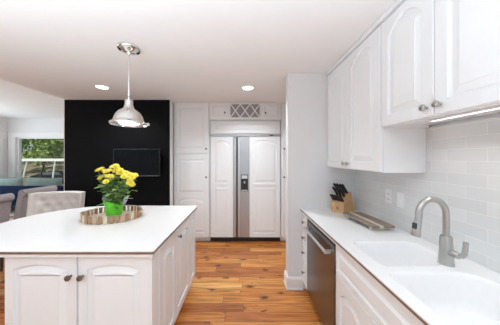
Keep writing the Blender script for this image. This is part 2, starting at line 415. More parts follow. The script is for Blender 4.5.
t = unit('wine_rack_cabinet', 'white cabinet above the refrigerator with a lattice wine rack in its middle', 'cabinet',
         bx(209.8), bx(280.8), bz(120.5), 2.4385, DB, (0, YB, 0), 0)
zb, zt = bz(119.6), bz(103.6); hh = zt-zb
xa, xb = bx(210.4), bx(229.2); add_door(t, xa, zb, xb-xa, hh, std_panel(xb-xa, hh, 0, .04), bx(225.1)-xa, bz(113.2)-zb, 'bronze', fld=.02, kk=1.15)
xa, xb = bx(261), bx(280.2); add_door(t, xa, zb, xb-xa, hh, std_panel(xb-xa, hh, 0, .04), bx(265.3)-xa, bz(113.4)-zb, 'bronze', fld=.02, kk=1.15)
rk = obj('wine_rack', B(bx(229.7), bx(260.5), -.012, -.001, zb, zt), M['rackin'], t)
lx0, lx1, lz0, lz1 = bx(230.6), bx(259.6), zb+.035, zt-.015
bm = bmesh.new()
box(bm, bx(229.7), lx0, -.022, -.0125, zb, zt); box(bm, lx1, bx(260.5), -.022, -.0125, zb, zt)
box(bm, lx0, lx1, -.022, -.0125, zb, lz0); box(bm, lx0, lx1, -.022, -.0125, lz1, zt)
hh2 = lz1-lz0; step = (lx1-lx0)/3
def strip(bm, xa, za, xb, zb_, wd, y0, y1):
    d = Vector((xb-xa, zb_-za)); n = Vector((-d.y, d.x)).normalized()*wd/2
    prism(bm, [(xa-n.x, za-n.y), (xb-n.x, zb_-n.y), (xb+n.x, zb_+n.y), (xa+n.x, za+n.y)], y0, y1, 'y')
def clipline(c, s):   # line z = lz0 + s*(x-c)*hh2/step, clipped in the frame
    pts = []
    k = s*hh2/step
    xs0, xs1 = sorted((c, c+s*step))
    xs0, xs1 = max(xs0, lx0), min(xs1, lx1)
    if xs1-xs0 < .02: return
    return xs0, lz0+k*(xs0-c), xs1, lz0+k*(xs1-c)
for i in range(-2, 8):
    for s in (1, -1):
        q = clipline(lx0+i*step, s)
        if q: strip(bm, *q, .017, -.0215 if s > 0 else -.0175, -.0178 if s > 0 else -.013)
obj('lattice', bm, M['cab'], rk)
obj('crown_strip', B(bx(209.8), bx(280.8), -.03, -.001, 2.418, 2.4385, bev=.004), M['cab'], t)

t = unit('tall_cabinet', 'tall white cabinet right of the refrigerator, mostly hidden by the grey wall end', 'cabinet',
         bx(281), 1.15, 0, 2.4385, DB, (0, YB, 0), 0, toe=.085)
xa = bx(282); w = 1.14-xa
add_door(t, xa, bz(153.2), w, bz(104.2)-bz(153.2), std_panel(w, bz(104.2)-bz(153.2), 0, .07), .03, .075, 'bronze', 'upper_door', kk=1.15)
add_door(t, xa, .09, w, bz(155)-.09, [(.07, w-.07, .08, zs-.02, .07), (.07, w-.07, zs+.06, bz(155)-.16, 0)], .03, bz(177)-.09, 'bronze', 'lower_door', kk=1.15)
obj('crown_strip', B(bx(281), 1.15, -.03, -.001, 2.418, 2.4385, bev=.004), M['cab'], t)

t = thing('refrigerator', 'large built-in double-door refrigerator with white panels and steel centre strip', 'refrigerator', (0, YB, 0))
fx0, fx1 = bx(210.2), bx(280.4)
obj('refrigerator_body', B(fx0, fx1, 0, DB, .09, bz(121)), M['cab'], t)
obj('toe_kick', B(fx0, fx1, .045, DB, .001, .089), M['black'], t)
gz0, gz1 = bz(133.6), bz(121.6)
gx0, gx1 = bx(211.2), bx(279.6)
obj('grille_panel', door_bm(gx1-gx0, gz1-gz0, [(.07, gx1-gx0-.07, .045, gz1-gz0-.045, 0)], fld=.02), M['cab'], t, (gx0, -.0015, gz0))
tr = obj('trim_strip', B(fx0, fx1, -.03, -.001, bz(136.2), bz(134.6), bev=.003), M['steel'], t)
obj('badge', B(bx(269.5), bx(273), -.033, -.0305, bz(136), bz(135)), M['black'], tr)
ftop, fbot = bz(136.9), .095
H = ftop-fbot; sp = bz(184.5)-fbot
xa, xb = bx(210.8), bx(233.2); w = xb-xa
d = obj('freezer_door', door_bm(w, H, [(.06, w-.06, .07, sp-.025, 0), (.06, w-.06, sp+.025, H-.06, .06)]), M['cab'], t, (xa, -.0015, fbot))
xa, xb = bx(249.6), bx(280); w2_ = xb-xa
obj('fresh_food_door', door_bm(w2_, H, [(.06, w2_-.06, .07, sp-.025, 0), (.06, w2_-.06, sp+.025, H-.06, .06)]), M['cab'], t, (xa, -.0015, fbot))
obj('door_gap_shade', B(bx(236.5), bx(237.6), -.012, -.0015, fbot, ftop), M['black'], t)  # black strip standing in for the shadow between the doors
obj('steel_strip', B(bx(233.5), bx(236.45), -.02, -.0015, fbot, ftop, bev=.002), M['steel'], t)
obj('steel_panel', B(bx(237.6), bx(249.3), -.02, -.0015, fbot, ftop, bev=.002), M['steel'], t)
for pa, pb in ((234.4, 235.9), (238.1, 239.9)):
    obj('handle', B(bx(pa), bx(pb), -.06, -.0205, fbot+.03, ftop-.03, bev=.006, seg=2), M['steelh'], t)
dx0, dx1, dz0, dz1 = bx(241), bx(248), bz(191), bz(174.5)
dp = obj('dispenser', B(dx0, dx1, -.026, -.0205, dz0, dz1, bev=.002), M['black'], t)
obj('control_panel', B(dx0+.012, dx1-.012, -.029, -.0265, dz1-.07, dz1-.012), M['steelh'], dp)
obj('nozzle', lathe([(.012, 0), (.012, .03), (.02, .035)], 12), M['steelh'], dp, ((dx0+dx1)/2, -.04, dz0+.14))
obj('drip_tray', B(dx0+.01, dx1-.01, -.045, -.0265, dz0+.012, dz0+.025), M['steelh'], dp)

# ------------------------------------------------------------------ television on the black wall
tvx0, tvx1, tvz0, tvz1, tvy = -2.075, -1.335, 1.185, 1.625, 3.09
t = thing('television', 'flat black television mounted on the black wall', 'television', ((tvx0+tvx1)/2, tvy, tvz0))
w, h = tvx1-tvx0, tvz1-tvz0
bm = B(-w/2, w/2, 0, .035, 0, h, bev=.004); obj('tv_case', bm, M['black'], t)
obj('tv_screen', B(-w/2+.012, w/2-.012, -.002, -.0003, .022, h-.012), M['screen'], t)
obj('lower_bezel', B(-w/2+.05, w/2-.03, -.004, -.0005, .005, .016), M['dw'], t)
obj('wall_mount', B(-.12, .12, .0355, .0975, .12, .34), M['black'], t)

# ------------------------------------------------------------------ right-hand run
XF = .655  # door fronts line
def place_r(y_far): return (XF+.02, y_far, 0)
RR = R(-90)
CT = .914
def seg(y_far, y_near): return y_far-y_near
BD = 1.25-XF-.02
# drawer bank
Yd0, Yd1 = 2.1985, 2.02
t = unit('drawer_cabinet', 'narrow white base cabinet with a column of four small drawers beside the wall end', 'cabinet',
         0, seg(Yd0, Yd1), 0, .872, BD, place_r(Yd0), RR, toe=.1)
w = seg(Yd0, Yd1)-.008
for za, zb_ in ((.70, .862), (.537, .695), (.375, .532), (.11, .37)):
    add_door(t, .004, za, w, zb_-za, [(.025, w-.025, .025, zb_-za-.025, 0)], w/2, (zb_-za)/2, 'bronze', 'drawer', fld=.012, kk=1.0)
# dishwasher
Yw0, Yw1 = 2.017, 1.40
t = thing('dishwasher', 'dark stainless steel dishwasher with bar handle under the right counter', 'dishwasher', (XF+.02, Yw0, 0), RR)
w = seg(Yw0, Yw1)
obj('dishwasher_tub', B(.003, w-.003, .002, BD, .1, .868), M['darkin'], t)
obj('toe_kick', B(.003, w-.003, .05, BD, .0008, .099), M['black'], t)
d = obj('dishwasher_door', B(.005, w-.005, -.025, .001, .105, .835, bev=.004), M['dw'], t)
obj('control_strip', B(.005, w-.005, -.022, .001, .8355, .864, bev=.003), M['black'], t)
bm = bmesh.new(); tube([(.05, -.066, .775), (w-.05, -.066, .775)], .013, 12, bm)
hb = obj('handle', bm, M['steelh'], d, smooth=True)
for xx in (.065, w-.065):
    obj('handle_bracket', B(xx-.013, xx+.013, -.055, -.0255, .763, .787, bev=.003), M['steelh'], hb)
# sink base
Ys0, Ys1 = 1.397, .612
t = unit('sink_cabinet', 'white sink base cabinet with false drawer front and two arched doors', 'cabinet',
         0, seg(Ys0, Ys1), 0, .70, BD, place_r(Ys0), RR, toe=.1)
w = seg(Ys0, Ys1)
obj('apron_rail', B(0, w, .0, .02, .7005, .8725), M['cab'], t)
fd = obj('false_drawer', door_bm(w-.012, .20, [(.03, w-.042, .035, .165, 0)], fld=.018), M['cab'], t, (.006, -.0015, .666))
dw_ = (w-.016)/2; dh = .548
add_door(t, .006, .11, dw_, dh, std_panel(dw_, dh, .07, .06), dw_-.03, dh-.10, 'nickel')
add_door(t, .010+dw_, .11, dw_, dh, std_panel(dw_, dh, .07, .06), .03, dh-.10, 'nickel')

# countertop with two basins
def rrect(x0, x1, y0, y1, r, n=6, cham=None):
    """CCW rounded rectangle; r may be 4 radii (x1y0.. order: x0y0, x1y0, x1y1, x0y1)"""
    rs = r if isinstance(r, (list, tuple)) else [r]*4
    out = []
    for (cx, cy, a0, rr) in ((x0+rs[0], y0+rs[0], 180, rs[0]), (x1-rs[1], y0+rs[1], 270, rs[1]), (x1-rs[2], y1-rs[2], 0, rs[2]), (x0+rs[3], y1-rs[3], 90, rs[3])):
        for i in range(n+1):
            a = R(a0+90*i/n); out.append((cx+rr*cos(a), cy+rr*sin(a)))
    return out
def slab_with_holes(outer, holes, z0, z1):
    bm = bmesh.new()
    tops = []; bots = []
    for lp in [outer]+holes:
        A = [bm.verts.new((p[0], p[1], z1)) for p in lp]; Bv = [bm.verts.new((p[0], p[1], z0)) for p in lp]
        n = len(lp)
        for i in range(n): bm.faces.new((A[i], A[(i+1) % n], Bv[(i+1) % n], Bv[i]))
        tops.append(list(zip(lp, A))); bots.append(list(zip(lp, Bv)))
    fill(bm, tops, None); fill(bm, bots, None)
    return bm
def basin_bm(outline, z1, depth, th=.006, slope=.022):
    bm = bmesh.new()
    specs = [(0.0005, z1-.0005), (.004, z1-.004), (.010, z1-.02), (.010+slope*.7, z1-depth+.045), (.014+slope, z1-depth+.016), (.03+slope, z1-depth+.003), (.055+slope, z1-depth)]
    rings = []
    for d, z in specs: rings.append([bm.verts.new((p[0], p[1], z)) for p in inset(outline, d)])
    n = len(outline)
    for A, Bv in zip(rings, rings[1:]):
        for i in range(n): bm.faces.new((A[i], A[(i+1) % n], Bv[(i+1) % n], Bv[i]))
    bm.faces.new(rings[-1])
    return bm
hole1 = rrect(.722, 1.14, 1.015, 1.325, [.04, .17, .06, .05])
hole2 = rrect(.700, 1.14, .672, .968, [.05, .06, .10, .04])
YC0, YC1 = 2.1985, .60
t = thing('countertop', 'long white countertop with moulded double sink along the tiled wall', 'countertop', (0, 0, 0))
top = rrect(.632, 1.2495, YC1, YC0, .003, 2); ET = .006
obj('slab', slab_with_holes(top, [hole1, hole2], CT-.007, CT), M['quartz'], t)
obj('edge_strip', B(.6335, .66, YC1, YC0-.001, CT-.021, CT-.0072), M['edge'], t)
bm = bmesh.new()
box(bm, .640, .690, YC1, YC0-.001, CT-.040, CT-.0212); box(bm, 1.17, 1.2485, YC1, YC0-.001, CT-.040, CT-.0072)
box(bm, .7001, 1.1699, 1.42, YC0-.001, CT-.040, CT-.0072)
obj('substrate', bm, M['cab'], t)
for hl in (hole1, hole2):
    s = obj('sink_basin', basin_bm(hl, CT, .17), M['quartz'], t, smooth=True, angle=60)
    cx = sum(p[0] for p in hl)/len(hl); cy = sum(p[1] for p in hl)/len(hl)
    obj('drain', lathe([(0, .0045), (.02, .0045), (.026, .002), (.04, .004), (.044, .0008)], 24, cap=False), M['steel'], s, (cx, cy, CT-.17), smooth=True)

# tiles
bs = obj('backsplash', B(1.2502, 1.2617, .585, 2.1985, CT+.0005, 1.6825), M['tile'])
tag(bs, 'glossy white subway tile backsplash behind the sink counter', 'backsplash')

# upper cabinets
def upper(name, label, y0, y1, z0, z1, group=None, nk='nickel'):
    t = thing(name, label, 'cabinet', (.957, y0, 0), RR, group)
    W = y0-y1; D = 1.2495-.957
    bm = bmesh.new(); box(bm, 0, W, 0, D, z0+.018, z1)
    box(bm, 0, W, 0, .02, z0, z0+.0178); box(bm, 0, .018, .0202, D, z0, z0+.0178); box(bm, W-.018, W, .0202, D, z0, z0+.0178)
    obj('cabinet_body', bm, M['cab'], t)
    dw_ = (W-.012)/2; dh = z1-.045-z0-.008
    for i in range(2):
        x = .004+i*(dw_+.004)
        pn = [(.06, dw_-.06, .06, dh-.055, .075)]
        add_door(t, x, z0+.006, dw_, dh, pn, (dw_-.032 if i == 0 else .032), .045, nk, kk=1.1)
    obj('crown_strip', B(-.0, W, -.034, -.001, z1-.034, z1, bev=.008, seg=2), M['cab'], t)
    return t
upper('wall_cabinet', 'tall white wall cabinet with two arched doors hung low near the wall end', 2.1985, 1.338, 1.376, 2.4385)
up = upper('wall_cabinet', 'shorter white wall cabinet hung higher above the sink, nearest the camera', 1.335, .588, 1.683, 2.4385)

t = thing('under_cabinet_light', 'slim lit strip light under the wall cabinet above the sink', 'light', (1.09, .88, 1.7008))
obj('housing', B(-.014, .014, -.26, .26, -.010, .0, bev=.002), M['plate'], t)
obj('diffuser', B(-.004, .004, -.25, .25, -.0125, -.0103), M['led'], t)
ld = bpy.data.lights.new('strip_glow', 'AREA'); ld.shape = 'RECTANGLE'; ld.size = .03; ld.size_y = .48; ld.spread = R(110); ld.energy = LED_W; ld.color = (.97, 1, .98)
lo = bpy.data.objects.new('strip_glow', ld); COL.objects.link(lo); lo.parent = t; lo.location = (0, 0, -.016)

# outlets on the tiles (y, z)
def plate(name, label, y, z, toggles):
    t = thing(name, label, 'outlet' if not toggles else 'switch', (1.25, y, z))
    obj('cover_plate', B(-.006, -.0003, -.036, .036, -.06, .06, bev=.002), M['plate'], t)
    if toggles:
        r = obj('rocker', B(-.0095, -.0062, -.016, .016, -.032, .032, bev=.0015), M['plate'], t)
    else:
        for zz in (-.027, .02):
            r = obj('socket', B(-.0085, -.0062, -.017, .017, zz-.014, zz+.014, bev=.0015), M['plate'], t)
            bm = bmesh.new(); box(bm, -.0092, -.0087, -.008, -.005, zz-.005, zz+.006); box(bm, -.0092, -.0087, .005, .008, zz-.005, zz+.006)
            obj('slot', bm, M['darkin'], r)
plate('wall_outlet', 'white electrical outlet on the tiles, the one farther from the faucet', 1.68, 1.15, False)
plate('light_switch', 'white switch plate on the tiles, the one nearer the faucet', 1.55, 1.143, True)

# ------------------------------------------------------------------ faucet
fx, fy = 1.078, 1.04
t = thing('faucet', 'brushed nickel gooseneck kitchen faucet with side lever behind the sink', 'faucet', (fx, fy, CT))
obj('faucet_base', lathe([(.0325, .0005), (.0325, .006), (.031, .010), (.0295, .05), (.0275, .10), (.0255, .142), (.0225, .15), (.0138, .153)], 32), M['faucet'], t, smooth=True)
pts = [(0, 0, .15), (0, 0, .22), (0, 0, .255)]
ra = .073
for i in range(1, 15):
    a = pi-(pi*1.04)*i/14 if False else (pi*1.06)*i/14
    pts.append((-ra+ra*cos(a), 0, .266+ra*sin(a)*1.08))
lx, lz = pts[-1][0], pts[-1][2]
pts.append((lx-.004, 0, lz-.012))
obj('spout', tube(pts, .0145, 20), M['faucet'], t, smooth=True)
# spray head
p0 = Vector(pts[-1]); d = Vector((-.16, 0, -1)).normalized()
hp = [p0+d*q for q in (0, .004, .006, .05, .088, .092)]
hd = obj('spray_head', tube(hp, [.0142, .0142, .016, .0172, .0215, .0195], 20), M['faucet'], t, smooth=True)
pb = p0+d*.036
obj('spray_button', B(-.0045, .004, -.011, .011, -.016, .016, bev=.003, seg=2), M['black'], hd, tuple(pb+Vector((-.0165, -.003, 0))), (0, R(9), R(18)))
bm = bmesh.new(); tube([(0, -.02, .072), (0, -.045, .072), (0, -.062, .072), (0, -.065, .072)], [.017, .017, .017, .014], 20, bm)
lv = obj('lever_hub', bm, M['faucet'], t, smooth=True)
obj('lever', tube([(0, -.058, .072), (.003, -.074, .076), (.006, -.082, .092), (.007, -.085, .125), (.007, -.087, .15)], [.012, .012, .0115, .0105, .0105], 14), M['faucet'], lv, smooth=True)

# ------------------------------------------------------------------ knife block with its knives
kb = thing('knife_block', 'light wooden knife block standing in the counter corner', 'knife block', (1.045, 2.075, CT+.0005), R(213-270))
# local: front faces -y, width along x
prof = [(-.088, 0), (-.088, .10), (.028, .208), (.045, .208), (.13, 0)]
bm = prism(bmesh.new(), prof, -.07, .07, 'x'); bmesh.ops.bevel(bm, geom=bm.edges[:], offset=.003, segments=2, affect='EDGES')
obj('block_body', bm, M['blockwood'], kb)
bm = bmesh.new()   # burnt-in mark on the front: a small twin-figure emblem
for sx in (-.006, .006):
    bb = lathe([(0, 0), (.0035, 0), (.0035, .0006)], 10, 'y', off=(sx, -.0883, .058)); me_ = bpy.data.meshes.new('x'); bb.to_mesh(me_); bb.free(); bm.from_mesh(me_); bpy.data.meshes.remove(me_)
    box(bm, sx-.0032, sx+.0032, -.0888, -.0883, .038, .053); box(bm, sx-.005, sx-.001, -.0888, -.0883, .03, .0375); box(bm, sx+.001, sx+.005, -.0888, -.0883, .03, .0375)
box(bm, -.012, .012, -.0888, -.0883, .044, .047)
obj('emblem', bm, M['darkwood'], kb)
face_a = Vector((0, -.088, .10)); face_b = Vector((0, .028, .208)); fd_ = (face_b-face_a).normalized(); fn = Vector((0, -fd_.z, fd_.y))
def knife(name, ln, wd, th_, blade):
    t = thing(name, '', 'knife')
    bm = bmesh.new()   # handle: contoured, along +z
    prof = [(0.0, .8), (.12, .95), (.35, .8), (.6, .85), (.85, 1.05), (1.0, .75)]
    rings = []
    for u, k in prof:
        rr = [bm.verts.new((th_*.5*cx, wd*.5*k*cy+(wd*.12*sin(u*pi)), .006+ln*u)) for cx, cy in ((-1, -.6), (-.5, -1), (.5, -1), (1, -.6), (1, .6), (.5, 1), (-.5, 1), (-1, .6))]
        rings.append(rr)
    for a, b in zip(rings, rings[1:]):
        for i in range(8): bm.faces.new((a[i], a[(i+1) % 8], b[(i+1) % 8], b[i]))
    bm.faces.new(rings[0][::-1]); bm.faces.new(rings[-1])
    obj('handle', bm, M['black'], t, smooth=True, angle=50)
    obj('bolster', B(-th_*.42, th_*.42, -wd*.38, wd*.38, .0005, .0055), M['steel'], t)
    if blade: obj('blade', B(-.001, .001, -wd*.36, wd*.36, -blade, .0), M['steel'], t)
    return t
def put(t, u, sx, lab, grp, lift=0):
    p = face_a+fd_*u+fn*(.001+lift); p.x = sx
    mw = Matrix.Translation(kb.location) @ Matrix.Rotation(kb.rotation_euler.z, 4, 'Z')
    # knife +z -> fn ; knife y -> up along the face
    rot = Matrix((Vector((1, 0, 0)), fd_, fn)).transposed()
    m_ = mw @ Matrix.Translation(p) @ rot.to_4x4()
    t.location = m_.to_translation(); t.rotation_euler = m_.to_euler()
    t['label'] = lab; t['group'] = grp; t['category'] = 'knife'
big = knife('kitchen_knife', .125, .026, .019, 0)
first = True
for k, (u, sx) in enumerate(((.138, -.045), (.138, -.015), (.138, .018), (.138, .046), (.090, -.035), (.090, .0), (.090, .038))):
    o = big if first else copy_tree(big); first = False
    put(o, u, sx, 'large black-handled kitchen knife standing in the upper rows of the knife block', 'large knives in the block')
st = knife('steak_knife', .075, .022, .013, 0); first = True
for k in range(8):
    o = st if first else copy_tree(st); first = False
    put(o, .026, -.056+.016*k, 'small black-handled steak knife in the bottom row of the knife block', 'steak knives in the block')

# ------------------------------------------------------------------ slatted wooden board on the counter
t = thing('serving_board', 'weathered slatted wooden serving board on low feet on the counter', 'serving board', (1.057, 1.69, CT+.0005), R(4))
for i, (xa, xb, mm) in enumerate(((-.092, -.035, 'greywood'), (-.033, .0, 'greywood2'), (.002, .045, 'greywood'), (.047, .092, 'greywood'))):
    obj('slat', B(xa, xb, -.20, .20, .026, .042, bev=.002), M[mm], t)
for yy in (-.15, .15):
    obj('foot', B(-.075, .075, yy-.016, yy+.016, .0, .0257, bev=.002), M['greywood2'], t)

# ------------------------------------------------------------------ island
IX = -.572; IXL = -1.492; IY0 = 1.212; IY1 = 2.29; ZT = .872
isl = thing('kitchen_island', 'white kitchen island cabinet with arched doors under the white island top', 'island', (0, 0, 0))
obj('cabinet_body', B(IXL, IX-.02, IY0+.02, IY1, .1, ZT), M['cab'], isl)
obj('toe_kick', B(IXL+.06, IX-.08, IY0+.08, IY1-.05, .0008, .0995), M['cab'], isl)
dw_ = .447; dh = .752
for i, x in enumerate((-1.488, -1.488+dw_+.010)):
    d = obj('door', door_bm(dw_, dh, [(.055, dw_-.055, .06, dh-.05, .034)], t=.02), M['cab'], isl, (x, IY0+.0185, .115))
    knob(d, dw_-.032 if i == 0 else .032, .747-.115, m='bronze', k=1.15)
obj('corner_stile', B(IX-.019, IX-.0005, IY0+.0005, IY0+.098, .1, ZT, bev=.002), M['cab'], isl)
rot = R(90)
for i, (ya, yb) in enumerate(((IY0+.102, 1.645), (1.651, 2.055), (2.061, 2.285))):
    w = yb-ya
    d = obj('door', door_bm(w, dh, [(.055, w-.055, .06, dh-.06, .045 if w > .3 else .03)]), M['cab'], isl, (IX-.0185, ya, .115), (0, 0, rot))
    if i == 1: knob(d, .035, dh-.065, m='bronze', k=1.1)
# top: rectangle with a half-round left end
def island_outline(g):
    pts = []
    x1 = -.548+g; yn = 1.180-g; yf = 2.310+g; cx = -1.53; ry = (yf-yn)/2; rx = .575+g; cy = (yn+yf)/2
    pts += [(x1, yn)]
    for i in range(5): a = R(90*i/4); pts.append((x1-.03+.03*cos(a), yf-.03+.03*sin(a)))
    for i in range(33): a = R(90+180*i/32); pts.append((cx+rx*cos(a), cy+ry*sin(a)))
    return pts
itop = thing('island_top', 'white island top with rounded left end and thin brown edge line', 'countertop', (0, 0, 0))
obj('slab', prism(bmesh.new(), island_outline(0), CT-.006, CT, 'z'), M['quartz'], itop)
obj('edge_strip', prism(bmesh.new(), island_outline(-.0015), CT-.020, CT-.0062, 'z'), M['edge'], itop)
obj('substrate', prism(bmesh.new(), island_outline(-.008), CT-.0415, CT-.0202, 'z'), M['cab'], itop)

# ------------------------------------------------------------------ tray with staves, on the island
tcx, tcy = -1.240, 1.85; rx, ry = .247, .205
tr = thing('oval_tray', 'oval wooden slatted tray with metal rims on the island top', 'tray', (tcx, tcy, CT+.0005), R(6))
def ell(k, n=48, z=0, g=0): return [((rx+g)*cos(2*pi*i/n), (ry+g)*sin(2*pi*i/n), z) for i in range(n)]
obj('tray_base', prism(bmesh.new(), [(p[0], p[1]) for p in ell(1, g=-.012)], .004, .014, 'z'), M['traybase'], tr)
NS = 36
meshes = {}
for i in range(NS):
    a = 2*pi*i/NS; x, y = rx*cos(a), ry*sin(a)
    nrm = math.atan2(sin(a)/ry, cos(a)/rx)
    m = ('stave1', 'stave2', 'stave1', 'stave3', 'stave1', 'stave2')[(i*7+i//5) % 6]
    if m not in meshes:
        o = obj('stave', B(-.004, .004, -.0135, .0135, .002, .068, bev=.0012), M[m], tr); meshes[m] = o
    else:
        o = meshes[m].copy(); COL.objects.link(o)
    o.location = (x, y, 0); o.rotation_euler = (0, 0, nrm)
for zz in (.010, .064):
    obj('metal_rim', tube(ell(1, z=zz, g=-.0062), .0026, 8, closed=True), M['band'], tr, smooth=True)
for sx in (-1, 1):
    pts = [(sx*(rx+.006), -.035, .05), (sx*(rx+.022), -.03, .058), (sx*(rx+.027), 0, .062), (sx*(rx+.022), .03, .058), (sx*(rx+.006), .035, .05)]
    obj('tray_handle', tube(pts, .004, 8), M['band'], tr, smooth=True)

# ------------------------------------------------------------------ potted yellow chrysanthemum
px, py_, pz = -1.225, 1.84, CT+.0152
pl = thing('potted_chrysanthemum', 'yellow chrysanthemum in a bright green felt pot standing in the tray', 'plant', (px, py_, pz))
bm = bmesh.new(); n = 48; rings = []
for r, z, wv in ((.056, 0, 0), (.061, .003, 0), (.069, .055, .02), (.076, .115, .06), (.079, .142, .10), (.074, .141, .10), (.068, .09, .03), (.06, .085, 0)):
    rings.append([bm.verts.new((r*(1+wv*.8*cos(4*(2*pi*i/n+pi/2)))*cos(2*pi*i/n), r*(1+wv*.8*cos(4*(2*pi*i/n+pi/2)))*sin(2*pi*i/n), z+(.011*cos(4*(2*pi*i/n+pi/2)) if z > .11 else 0))) for i in range(n)])
for a, b in zip(rings, rings[1:]):
    for i in range(n): bm.faces.new((a[i], a[(i+1) % n], b[(i+1) % n], b[i]))
bm.faces.new(rings[0][::-1]); bm.faces.new(rings[-1])
obj('pot', bm, M['felt'], pl, smooth=True, angle=60)
for (x, y, dx) in ((-.075, .0, -1), (.080, .02, 1)):
    bm = bmesh.new()
    a = bm.verts.new((x*.85, y-.035, .10)); b = bm.verts.new((x*.85, y+.04, .10)); c = bm.verts.new((x+dx*.035, y+.03, .19)); d = bm.verts.new((x+dx*.02, y-.03, .175))
    e = bm.verts.new((x+dx*.02, y, .145)); bm.faces.new((a, b, e)); bm.faces.new((b, c, e)); bm.faces.new((c, d, e)); bm.faces.new((d, a, e))
    o = obj('paper_wrap', bm, M['foil'], pl); md = o.modifiers.new('thick', 'SOLIDIFY'); md.thickness = .002
heads_px = [(70, 90), (98, 78), (118, 92), (140, 100), (160, 92), (190, 62), (215, 58), (232, 78), (258, 88), (276, 105), (250, 112), (300, 112), (322, 122), (345, 122), (375, 130), (350, 146), (92, 152), (120, 140), (150, 138), (175, 142), (200, 158), (136, 184), (330, 176), (348, 206), (335, 195), (285, 142), (215, 100), (190, 92)]
heads = []
for k, (hx, hy) in enumerate(heads_px):
    dpx, dpy = 90+hx/8.33, 160+hy/8.33
    dep = 1.83+random.uniform(-.09, .09)+(-.06 if hy > 135 else .03)
    s = 195/dep
    heads.append(Vector(((dpx-244)/s-px, dep-py_, 1.478-(dpy-158)/s-pz)))
# stems and leaves
bm = bmesh.new(); sp_ = []
for k, h in enumerate(heads):
    b0 = Vector((random.uniform(-.045, .045), random.uniform(-.045, .045), .085))
    mid = b0.lerp(h, .5)+Vector((0, 0, .03)); tube([b0, b0.lerp(mid, .6), mid, h-Vector((0, 0, .012))], .0024, 5, bm)
    sp_.append((b0, mid, h))
obj('stems', bm, M['stem'], pl)
def leaf_mesh(bm, p, d, up, L_, W_):
    d = d.normalized(); s = d.cross(up)
    if s.length < .05: s = d.cross(Vector((1, 0, 0)))
    s.normalize(); nn = s.cross(d)
    prof = [(0, .08), (.2, .7), (.35, .5), (.5, 1), (.68, .62), (.8, .75), (1, .0)]
    c = []
    for u, wv in prof:
        q = p+d*L_*u-nn*(.25*L_*u*u); c.append((bm.verts.new(q-s*W_*.5*wv+nn*.12*W_*wv), bm.verts.new(q), bm.verts.new(q+s*W_*.5*wv+nn*.12*W_*wv)))
    for a, b in zip(c, c[1:]):
        for i in range(2):
            try: bm.faces.new((a[i], a[i+1], b[i+1], b[i]))
            except ValueError: pass
for nm, mm, cnt in (('foliage', 'leaf', 150), ('pale_foliage', 'leafpale', 80)):
    bm = bmesh.new()
    for k in range(cnt):
        b0, mid, h = random.choice(sp_); u = random.uniform(.05, .86)
        p = (b0.lerp(mid, u*2) if u < .5 else mid.lerp(h, u*2-1))
        p += Vector((random.gauss(0, .018), random.gauss(0, .018), random.gauss(0, .01)))
        a = random.uniform(0, 2*pi); d = Vector((cos(a), sin(a), random.uniform(-.2, .6)))
        if p.z > h.z-.03: p.z -= .03
        leaf_mesh(bm, p, d, Vector((0, 0, 1)), random.uniform(.05, .078), random.uniform(.036, .052))
    obj(nm, bm, M[mm], pl, smooth=True)['kind'] = 'stuff'
def mum():
    bm = bmesh.new()
    for ring, (cnt, el, L_) in enumerate(((16, 4, .037), (15, 24, .034), (12, 44, .028), (8, 64, .022), (4, 82, .016))):
        for i in range(cnt):
            a = 2*pi*(i+ring*.37)/cnt+random.uniform(-.08, .08); e = R(el+random.uniform(-6, 6))
            d = Vector((cos(a)*cos(e), sin(a)*cos(e), sin(e))); s = Vector((-sin(a), cos(a), 0)); nn = s.cross(d)*-1
            wd = .0052; vs4 = []
            for u, k in ((.1, .5), (.55, 1), (.9, .9), (1, .3)):
                q = d*L_*u+Vector((0, 0, 1))*(.006*u*u); vs4.append((bm.verts.new(q-s*wd*k), bm.verts.new(q+s*wd*k)))
            for a_, b_ in zip(vs4, vs4[1:]): bm.faces.new((a_[0], a_[1], b_[1], b_[0]))
    bmesh.ops.create_icosphere(bm, subdivisions=1, radius=.011, matrix=Matrix.Translation((0, 0, .004)))
    return bm
mum_o = None
for k, h in enumerate(heads):
    if mum_o is None: mum_o = o = obj('flower', mum(), M['petal'], pl)
    else: o = mum_o.copy(); COL.objects.link(o)
    o.location = h; d = Vector((h.x*.9, h.y*.9-.12, .28)).normalized()
    o.rotation_euler = d.to_track_quat('Z', 'Y').to_euler(); sc = random.uniform(.70, .94); o.scale = (sc, sc, sc)

# ------------------------------------------------------------------ pendant lamp
t = thing('pendant_lamp', 'polished metal bell-shaped pendant lamp hanging on a rod over the island', 'pendant lamp', (-1.003, 1.70, 2.4395))
obj('canopy', lathe([(.092, -.0005), (.092, -.012), (.086, -.02), (.06, -.026), (.05, -.036), (.02, -.045), (.012, -.06), (0, -.06)], 36), M['chrome'], t, smooth=True)
obj('rod', tube([(0, 0, -.055), (0, 0, -.40)], .0065, 12), M['chrome'], t, smooth=True)
obj('swivel', lathe([(0, -.372), (.009, -.374), (.011, -.385), (.008, -.398), (.013, -.41), (.009, -.424), (.009, -.45), (.02, -.458)], 20), M['chrome'], t, smooth=True)
sh = [(.018, -.452), (.028, -.455), (.033, -.465), (.033, -.498), (.038, -.51), (.040, -.525), (.052, -.538), (.078, -.556), (.099, -.578), (.112, -.604), (.119, -.630), (.128, -.645), (.143, -.652), (.146, -.656), (.146, -.672), (.142, -.673)]
inner = [(.142, -.673), (.138, -.657), (.122, -.650), (.113, -.632), (.106, -.607), (.092, -.583), (.070, -.563), (.03, -.55), (0, -.548)]
s = obj('shade', lathe(sh+inner[1:], 48, cap=False), M['chrome'], t, smooth=True, angle=50)
for k in range(3):
    a = R(20+120*k); obj('rim_clip', B(-.006, .016, -.011, .011, -.012, .012, bev=.003), M['chrome'], s, (.146*cos(a), .146*sin(a), -.661), (0, 0, a))
